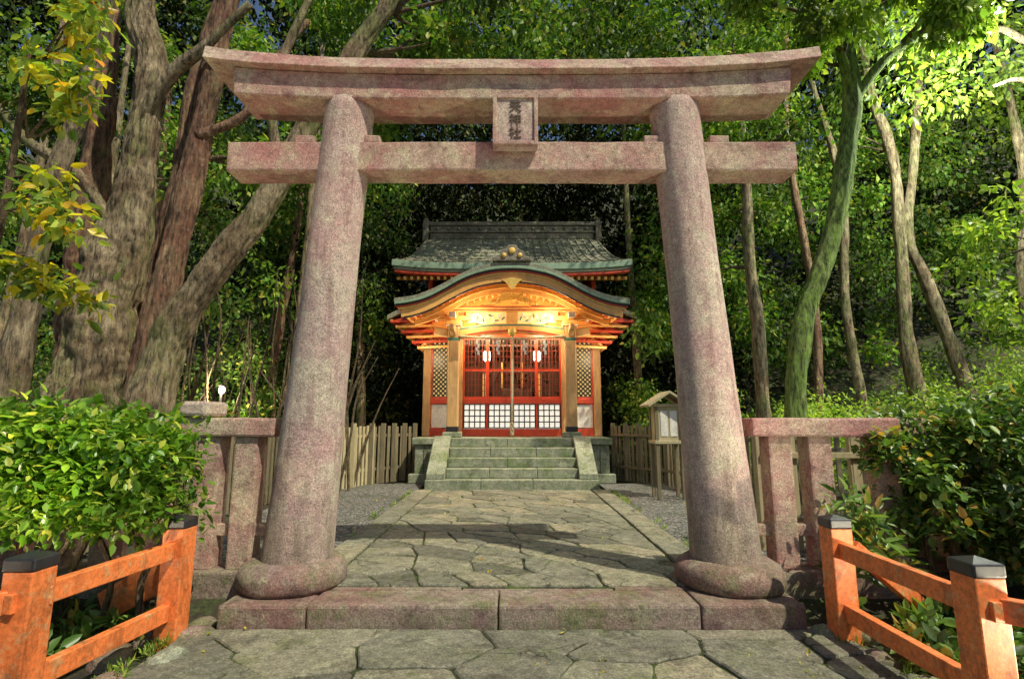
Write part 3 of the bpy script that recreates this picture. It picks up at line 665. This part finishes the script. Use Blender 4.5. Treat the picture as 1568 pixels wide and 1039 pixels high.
tube('limb_back',[(-6.7,8.4,.2),(-6.95,8.4,2.27),(-7.1,8.4,3.87),(-7.13,8.4,5),(-7.2,8.4,6.77),(-7.25,8.4,8.65)],[.45,.3,.27,.24,.2,.17],B_red,TL,seg=40,n=20,wob=.18,ridge=.2)
tube('limb_inner',[(-5.85,8.0,2.4),(-5.6,8.0,3.6),(-5.4,8.0,5),(-5.35,8.0,6.5),(-5.0,8.0,8.6)],[.24,.17,.14,.13,.11],B_red,TL,seg=28,n=16,wob=.18,ridge=.15)
tube('branch_1',[(-5.7,7.4,5.9),(-5.2,7.3,6.6),(-4.7,7.2,6.95),(-4.0,7.1,7.6)],[.11,.09,.07,.05],B_gray,TL,seg=12)
tube('branch_2',[(-3.4,7.2,4.9),(-3.55,7.1,5.9),(-3.3,7.0,6.9),(-2.9,7.0,8.0)],[.09,.07,.06,.04],B_gray,TL,seg=12)
tube('branch_3',[(-5.8,7.4,4.0),(-6.4,7.2,4.9),(-7.0,7.0,5.3),(-7.8,7,6.2)],[.1,.08,.07,.04],B_gray,TL,seg=12)
tube('branch_4',[(-4.8,7.4,5.6),(-4.2,7.6,6.1),(-3.9,7.7,7.0),(-3.4,7.8,7.9)],[.09,.07,.06,.04],B_red,TL,seg=12)
tp=rnd_branches('twig',TL,[((-4.9,7.9,5.5),(.5,.6,.2)),((-3.0,7.5,5.9),(.5,.4,.4)),((-2.3,7.4,7),(.7,.3,.2)),((-4.7,7.9,7),(.1,.7,.3)),((-1.9,7.4,7.7),(.8,.2,.2)),((-6.5,8.6,5.5),(.1,.8,0))],B_twig,1.6,.04)
leaves('foliage',tp,[random.uniform(.25,.5) for _ in tp],110,.13,L_bright,TL,near=True)
T2=empty('slender_tree')
tube('trunk',[(-6.7,7,-.2),(-6.68,7,1.78),(-6.61,7,3.49),(-6.51,7,4.74),(-6.25,7,5.97),(-6.1,7,7.58),(-5.9,7,9.5)],[.2,.17,.14,.13,.11,.1,.07],B_gray,T2,seg=28,n=16,wob=.15,ridge=.12)
tp=rnd_branches('twig',T2,[((-6.6,7,4.8),(-.9,-.1,.1)),((-6.3,7,5.9),(-.9,-.2,.2)),((-6.6,7,3.6),(-.9,-.1,.1))],B_twig,1.2,.03)
leaves('foliage',tp,[random.uniform(.2,.38) for _ in tp],90,.11,L_bright,T2,near=True)
T3=empty('autumn_tree')
tube('trunk',[(-4.95,4.6,-.2),(-4.9,4.6,1.5),(-4.75,4.6,2.8),(-4.6,4.5,3.6),(-4.5,4.4,4.8)],[.07,.05,.035,.03,.02],B_twig,T3,seg=10)
tp=rnd_branches('twig',T3,[((-4.6,4.5,3.2),(.7,-.1,.0)),((-4.5,4.5,3.9),(.5,-.1,.3)),((-4.75,4.6,2.8),(.6,-.2,-.3)),((-4.4,4.4,4.6),(.5,0,.3))],B_twig,.8,.014)
leaves('foliage',tp,[random.uniform(.14,.28) for _ in tp],18,.11,L_lime,T3,near=True,shell=.6)
tp2=tp[::2]; leaves('yellow_foliage',tp2,[.19]*len(tp2),24,.12,L_yel,T3,near=True)
T4=empty('mossy_tree')
tube('trunk',[(4.85,9,-.1),(4.84,9,1.5),(5.08,9,2.92),(5.42,9,3.76),(5.8,9,4.74),(6.14,9,5.99),(6.4,9,7.3),(6.42,9,8.25),(6.8,9,9.4)],[.21,.17,.155,.15,.15,.15,.15,.12,.09],B_green,T4,seg=36,n=20,wob=.14,ridge=.12)
tube('branch',[(6.4,9,7.2),(6.9,8.9,7.9),(7.4,8.9,8.3),(8.4,8.8,8.9)],[.1,.08,.07,.04],B_green,T4,seg=10)
tube('branch',[(6.4,9,7.4),(6.1,8.8,8.2),(5.7,8.6,8.9)],[.1,.07,.04],B_green,T4,seg=10)
tp=rnd_branches('twig',T4,[((6.4,9,8),(-.6,-.4,.2)),((6.8,8.9,9),(.2,-.6,.1)),((7.4,8.9,8.4),(.3,-.7,.1)),((5.8,8.7,8.8),(-.7,-.4,.1))],B_twig,1.5,.045)
leaves('foliage',tp,[random.uniform(.3,.5) for _ in tp],150,.15,L_lime,T4,near=True,droop=.9)
def slim(P,R,B,fol=None,Lf=.13):
    E=empty('forest_tree'); tube('trunk',P,R,B,E,seg=18,n=12,wob=.14,ridge=.1)
    if fol:
        tp=rnd_branches('twig',E,fol,B_twig,1.5,.04)
        leaves('foliage',tp,[random.uniform(.3,.6) for _ in tp],110,Lf,L_bright,E)
slim([(5.3,11,-.1),(5.25,11,1.6),(5.26,11,3.3),(5.19,11,4.74),(5.23,11,7),(5.1,11,10)],[.17,.14,.13,.12,.1,.07],B_gray,[((5.2,11,4.6),(-.3,.7,.2)),((5.2,11,6),(.5,.6,.1)),((5.2,11,7.5),(-.2,-.6,.1))])
slim([(9.7,12,0),(9.2,12,2.67),(9.3,12,5.4),(9.35,12,7.7),(9.0,12,9.6),(8.9,12,12)],[.2,.15,.13,.12,.11,.07],B_gray,[((9.3,12,7.9),(-.5,.7,.1))])
slim([(10.9,12,0),(10.3,12,2.6),(9.8,12,4.6),(9.5,12,5.7),(9.8,12,7.3),(10.3,12,10)],[.2,.14,.13,.12,.11,.08],B_gray)
slim([(8.4,12.4,.5),(8.1,12.4,4),(8.3,12.4,7),(7.8,12.4,10)],[.12,.1,.09,.07],B_gray)
slim([(12.1,11.5,.8),(11.6,11.5,4),(12.0,11.5,7),(11.8,11.5,11)],[.16,.13,.1,.07],B_gray)
slim([(6.9,12,.3),(7.1,12,4),(6.8,12,8),(7.0,12,11)],[.11,.09,.08,.06],B_red)
E=empty('bare_branch_tree')
tube('trunk',[(13.6,11,.8),(13.2,11,4),(12.6,10.5,7),(12.3,10,9)],[.2,.17,.13,.1],B_gray,E)
tube('branch',[(12.3,10,9),(11.6,9.9,9.5),(10.9,9.9,9.2),(10.2,9.8,9.4),(9.5,9.8,9.1),(8.5,9.8,9.3)],[.09,.08,.07,.06,.05,.03],B_gray,E,seg=10)
tube('branch',[(12.4,10.2,8.0),(11.5,9.9,7.9),(10.6,9.9,8.3),(9.9,9.8,8.1)],[.07,.06,.05,.03],B_gray,E,seg=10)
for (x,y) in ((-8.8,10.5),(-7.6,11.5),(-4.6,11),(-3.6,12.8),(-5.6,12),(-10,10),(3.3,13.5),(4.4,12.5)):
    dx=random.uniform(-.6,.6)
    slim([(x,y,-.1),(x+dx*.3,y,3),(x+dx,y,6),(x+dx*1.2,y,10)],[.12,.1,.08,.05],random.choice([B_gray,B_red]))
SP=empty('bare_saplings')
for i in range(50):
    x=random.uniform(-6.4,-2.8); y=random.uniform(8.2,10.8); l=random.uniform(2,4.6); dx=random.uniform(-.9,.9)
    tube('sapling_%d'%i,[(x,y,0),(x+dx*.3,y,l*.4),(x+dx*.5+random.uniform(-.15,.15),y,l*.7),(x+dx,y,l)],[.028,.022,.015,.006],B_twig,SP,seg=6,n=4)
# ------------------------------------------------------------ foliage masses
def rc(n,xr,yr,zr): return np.column_stack([rng.uniform(*xr,n),rng.uniform(*yr,n),rng.uniform(*zr,n)])
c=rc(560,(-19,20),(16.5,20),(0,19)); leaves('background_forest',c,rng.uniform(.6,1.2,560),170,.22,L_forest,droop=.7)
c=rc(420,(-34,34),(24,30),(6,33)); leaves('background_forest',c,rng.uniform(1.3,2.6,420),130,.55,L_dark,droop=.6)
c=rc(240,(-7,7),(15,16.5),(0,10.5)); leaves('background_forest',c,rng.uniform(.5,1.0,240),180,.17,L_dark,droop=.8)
c=rc(90,(-5,6.5),(10,14),(9.2,12)); leaves('canopy_foliage',c,rng.uniform(.5,.9,90),230,.16,L_bright,droop=.9)
c=rc(50,(6,15),(9.5,14),(8,13)); leaves('canopy_foliage',c,rng.uniform(.5,.9,50),220,.16,L_lime,droop=.9)
c=rc(60,(-14,-6),(10,14),(3,12)); leaves('canopy_foliage',c,rng.uniform(.4,.9,60),220,.14,L_bright,droop=.9)
c=rc(60,(-6.5,-3),(11,14),(3,10)); leaves('canopy_foliage',c,rng.uniform(.4,.8,60),190,.13,L_bright,droop=.9)
c=rc(75,(6.5,17),(13,16),(3,10)); leaves('canopy_foliage',c,rng.uniform(.4,.9,75),210,.15,L_bright,droop=.8)
c=rc(36,(3.2,6.2),(12,15),(3,9)); leaves('canopy_foliage',c,rng.uniform(.35,.8,36),200,.15,L_bright,droop=.9)
n=130; c=rc(n,(5.2,17),(8.5,14.5),(0,1)); c[:,2]=[gz(a,b)+.3+random.random()*1.0 for a,b in c[:,:2]]
leaves('shrub_undergrowth',c,rng.uniform(.4,.75,n),320,.09,L_lime,droop=.1,up=1)
n=40; c=rc(n,(2.9,5.5),(12,14),(0.2,2)); leaves('shrub_undergrowth',c,rng.uniform(.4,.7,n),280,.10,L_bright,droop=.2)
n=70; c=rc(n,(-12,-3.9),(9.5,14),(.2,2.4)); leaves('shrub_undergrowth',c,rng.uniform(.4,.8,n),240,.10,L_bright,droop=.3)
n=26; c=rc(n,(-5.5,-2.9),(12,14.5),(1,5.5)); leaves('shrub_undergrowth',c,rng.uniform(.4,.7,n),150,.12,L_dark,droop=.3)
n=24; c=rc(n,(-5.8,-4.2),(5.6,8.6),(.2,1.3)); leaves('shrub_undergrowth',c,rng.uniform(.3,.45,n),260,.07,L_bush,droop=.3)
H=empty('clipped_hedge')
cs=[]
for x in np.arange(-5.1,-2.4,.2):
    for y in np.arange(3.45,4.25,.2):
        for z in np.arange(.72,1.3,.18):
            e=max(0,(x+2.9)/.5)
            cs.append((x+random.uniform(-.06,.06),y+random.uniform(-.06,.06),z+random.uniform(-.05,.05)-.05*e))
leaves('foliage',cs,[random.uniform(.15,.22) for _ in cs],95,.07,L_hedge,H,near=True,droop=.0,up=1.0,wid=.27)
for i in range(14):
    x=-5+i*.19+random.uniform(-.05,.05); y=random.uniform(3.7,4.1)
    tube('stem_%d'%i,[(x,y,-.25),(x+random.uniform(-.08,.08),y,.2),(x+random.uniform(-.15,.15),y,.55),(x+random.uniform(-.25,.25),y,.95)],[.03,.025,.02,.012],B_twig,H,seg=7,n=4)
BR=empty('azalea_bush')
cs=[];
for i in range(80):
    a=rng.normal(size=3); a/=np.linalg.norm(a); r=random.random()**.4
    cs.append((4.15+a[0]*1.1*r,4.5+a[1]*.7*r,.8+a[2]*.8*r))
leaves('foliage',cs,[random.uniform(.16,.28) for _ in cs],200,.07,L_bush,BR,near=True,droop=.0,up=.8,wid=.27)
for i in range(10):
    x=3.9+random.uniform(-.4,.5); tube('stem_%d'%i,[(x,4.5,-.25),(x+random.uniform(-.2,.2),4.5,.4),(x+random.uniform(-.5,.5),4.4,1.1)],[.03,.02,.01],B_twig,BR,seg=7,n=4)
BR2=empty('maple_sapling')
tube('trunk',[(6.5,6.2,-.2),(6.5,6.2,1.6),(6.6,6.1,3.0),(6.5,6,4.2)],[.06,.05,.035,.015],B_twig,BR2,seg=8)
tp=rnd_branches('twig',BR2,[((6.5,6.1,2.3),(-.8,-.1,.1)),((6.5,6.0,3.4),(-.8,-.1,.1))],B_twig,1.0,.014)
leaves('foliage',tp,[random.uniform(.15,.28) for _ in tp],40,.10,L_lime,BR2,near=True,droop=.3)
FP=empty('ground_plants')
cs=[(random.uniform(-3.6,-2.5),random.uniform(3.2,4.3),-.15) for _ in range(26)]+[(random.uniform(2.45,3.6),random.uniform(3.2,4.3),-.12) for _ in range(26)]
leaves('foliage',cs,[.12]*len(cs),40,.09,L_bush,FP,near=True,droop=-.5)
cs=[(2.75,4.2,.35),(2.62,4.25,.2),(2.85,4.3,.5),(2.7,4.3,.6),(2.95,4.25,.25)]
leaves('foliage_tall',cs,[.2]*5,60,.13,L_bush,FP,near=True,droop=-.2,wid=.15)
# grass tufts along the pavement edges and kerbs
GT=[(random.choice((-1,1))*random.uniform(2.2,2.4),random.uniform(3.0,3.95),-.17) for _ in range(30)]+[(random.choice((-1,1))*random.uniform(1.82,1.92),random.uniform(5,10.2),0) for _ in range(40)]
leaves('grass_tufts',GT,[.03]*len(GT),16,.055,L_lime,None,droop=-1.2,wid=.08)
fl=[(random.uniform(-2.2,2.2),random.uniform(3.1,3.95),-.14) for _ in range(16)]+[(random.uniform(-1.8,1.8),random.uniform(4.8,10),.02) for _ in range(30)]+[(random.uniform(-3.4,3.4),random.uniform(4.8,10),.02) for _ in range(80)]
leaves('fallen_leaves',fl,[(.1,.1,.004)]*len(fl),2,.03,L_yel,None,near=True,droop=0,up=5)

# ------------------------------------------------------------ light
def pl(name,loc,e,col,r=.1,parent=None):
    l=bpy.data.lights.new(name,'POINT'); l.energy=e; l.color=col; l.shadow_soft_size=r
    o=bpy.data.objects.new(name,l); o.location=loc; COL.objects.link(o); o.parent=parent
for (x,y,z,e) in ((-5.15,9.3,1.85,110),(-8.6,9,1.55,110)):
    G=empty('garden_lamp')
    boxes('post',[(x-.02,x+.02,y-.02,y+.02,-.1,z-.06)],M_black,G,.004)
    lathe('globe',[(.02,-.06,0,0),(.045,-.035,0,0),(.05,0,0,0),(.045,.035,0,0),(.02,.06,0,0)],M_glow,G,(x,y,z),seg=20)
    lathe('lamp_hood',[(.08,.06,0,0),(.07,.08,0,0),(.02,.11,0,0)],M_black,G,(x,y,z),seg=20)
    pl('lamp_light',(x,y-.15,z),e,(1,.84,.58),.1,G)
# low garden floodlights lighting the gate and the trees
def flood(loc,aim,e,col,ang):
    G=empty('garden_floodlight'); x,y,z=loc; d=(Vector(aim)-Vector(loc)).normalized()
    boxes('stand',[(x-.03,x+.03,y-.03,y+.03,-.25,z-.08)],M_black,G,.004)
    bars('housing',[(Vector(loc)-d*.16,Vector(loc)-d*.03,.22,.16)],M_black,G,.01)
    l=bpy.data.lights.new('flood_beam','SPOT'); l.energy=e; l.color=col; l.spot_size=math.radians(ang); l.spot_blend=.8; l.shadow_soft_size=.08
    o=bpy.data.objects.new('flood_beam',l); o.location=loc; o.rotation_euler=d.to_track_quat('-Z','Y').to_euler(); COL.objects.link(o); o.parent=G
flood((3.4,2.3,.05),(-1.0,4.6,3.6),330,(1,.90,.66),95)
flood((-3.7,2.3,.05),(-2.0,5.5,4.2),260,(1,.84,.58),100)
el=math.radians(55)
to_sun=Vector((.74,-.67,0)).normalized()*math.cos(el)+Vector((0,0,math.sin(el)))
sl=bpy.data.lights.new('sun','SUN'); sl.energy=4.6; sl.angle=math.radians(.7); sl.color=(1,.93,.72)
so=bpy.data.objects.new('sun',sl); COL.objects.link(so); so.rotation_euler=(-to_sun).to_track_quat('-Z','Y').to_euler()
w=bpy.data.worlds.new('World'); S.world=w; w.use_nodes=True; nt=w.node_tree
bg=nt.nodes['Background']; sk=nt.nodes.new('ShaderNodeTexSky'); sk.sky_type='NISHITA'; sk.sun_disc=False
sk.sun_elevation=el; sk.sun_rotation=math.atan2(to_sun.x,to_sun.y)
nt.links.new(sk.outputs[0],bg.inputs[0]); bg.inputs[1].default_value=.085
for s in (-1,1):
    pl('eave_fill_light',(s*.7,12.15,3.45),48,(1,.78,.48))
    pl('eave_fill_light',(s*.9,11.35,3.6),28,(1,.82,.52))
    pl('eave_fill_light',(s*2.0,11.6,2.9),24,(1,.78,.5))  # added fill light for the side eave rafters, no lamp modelled
pl('interior_lamp',(0,13.4,3.4),100,(1,.78,.5))
pl('floodlight',(9.5,9.0,8.2),1500,(.95,1,.82),.3)
# ------------------------------------------------------------ camera
cd=bpy.data.cameras.new('camera'); cd.lens=800/1568*36; cd.sensor_width=36; cd.clip_end=1000
co=bpy.data.objects.new('camera',cd); co.location=(0,0,1.3); co.rotation_euler=(math.radians(98.9),0,0); COL.objects.link(co); S.camera=co
S.view_settings.view_transform='Standard'; S.view_settings.look='None'; S.view_settings.exposure=0
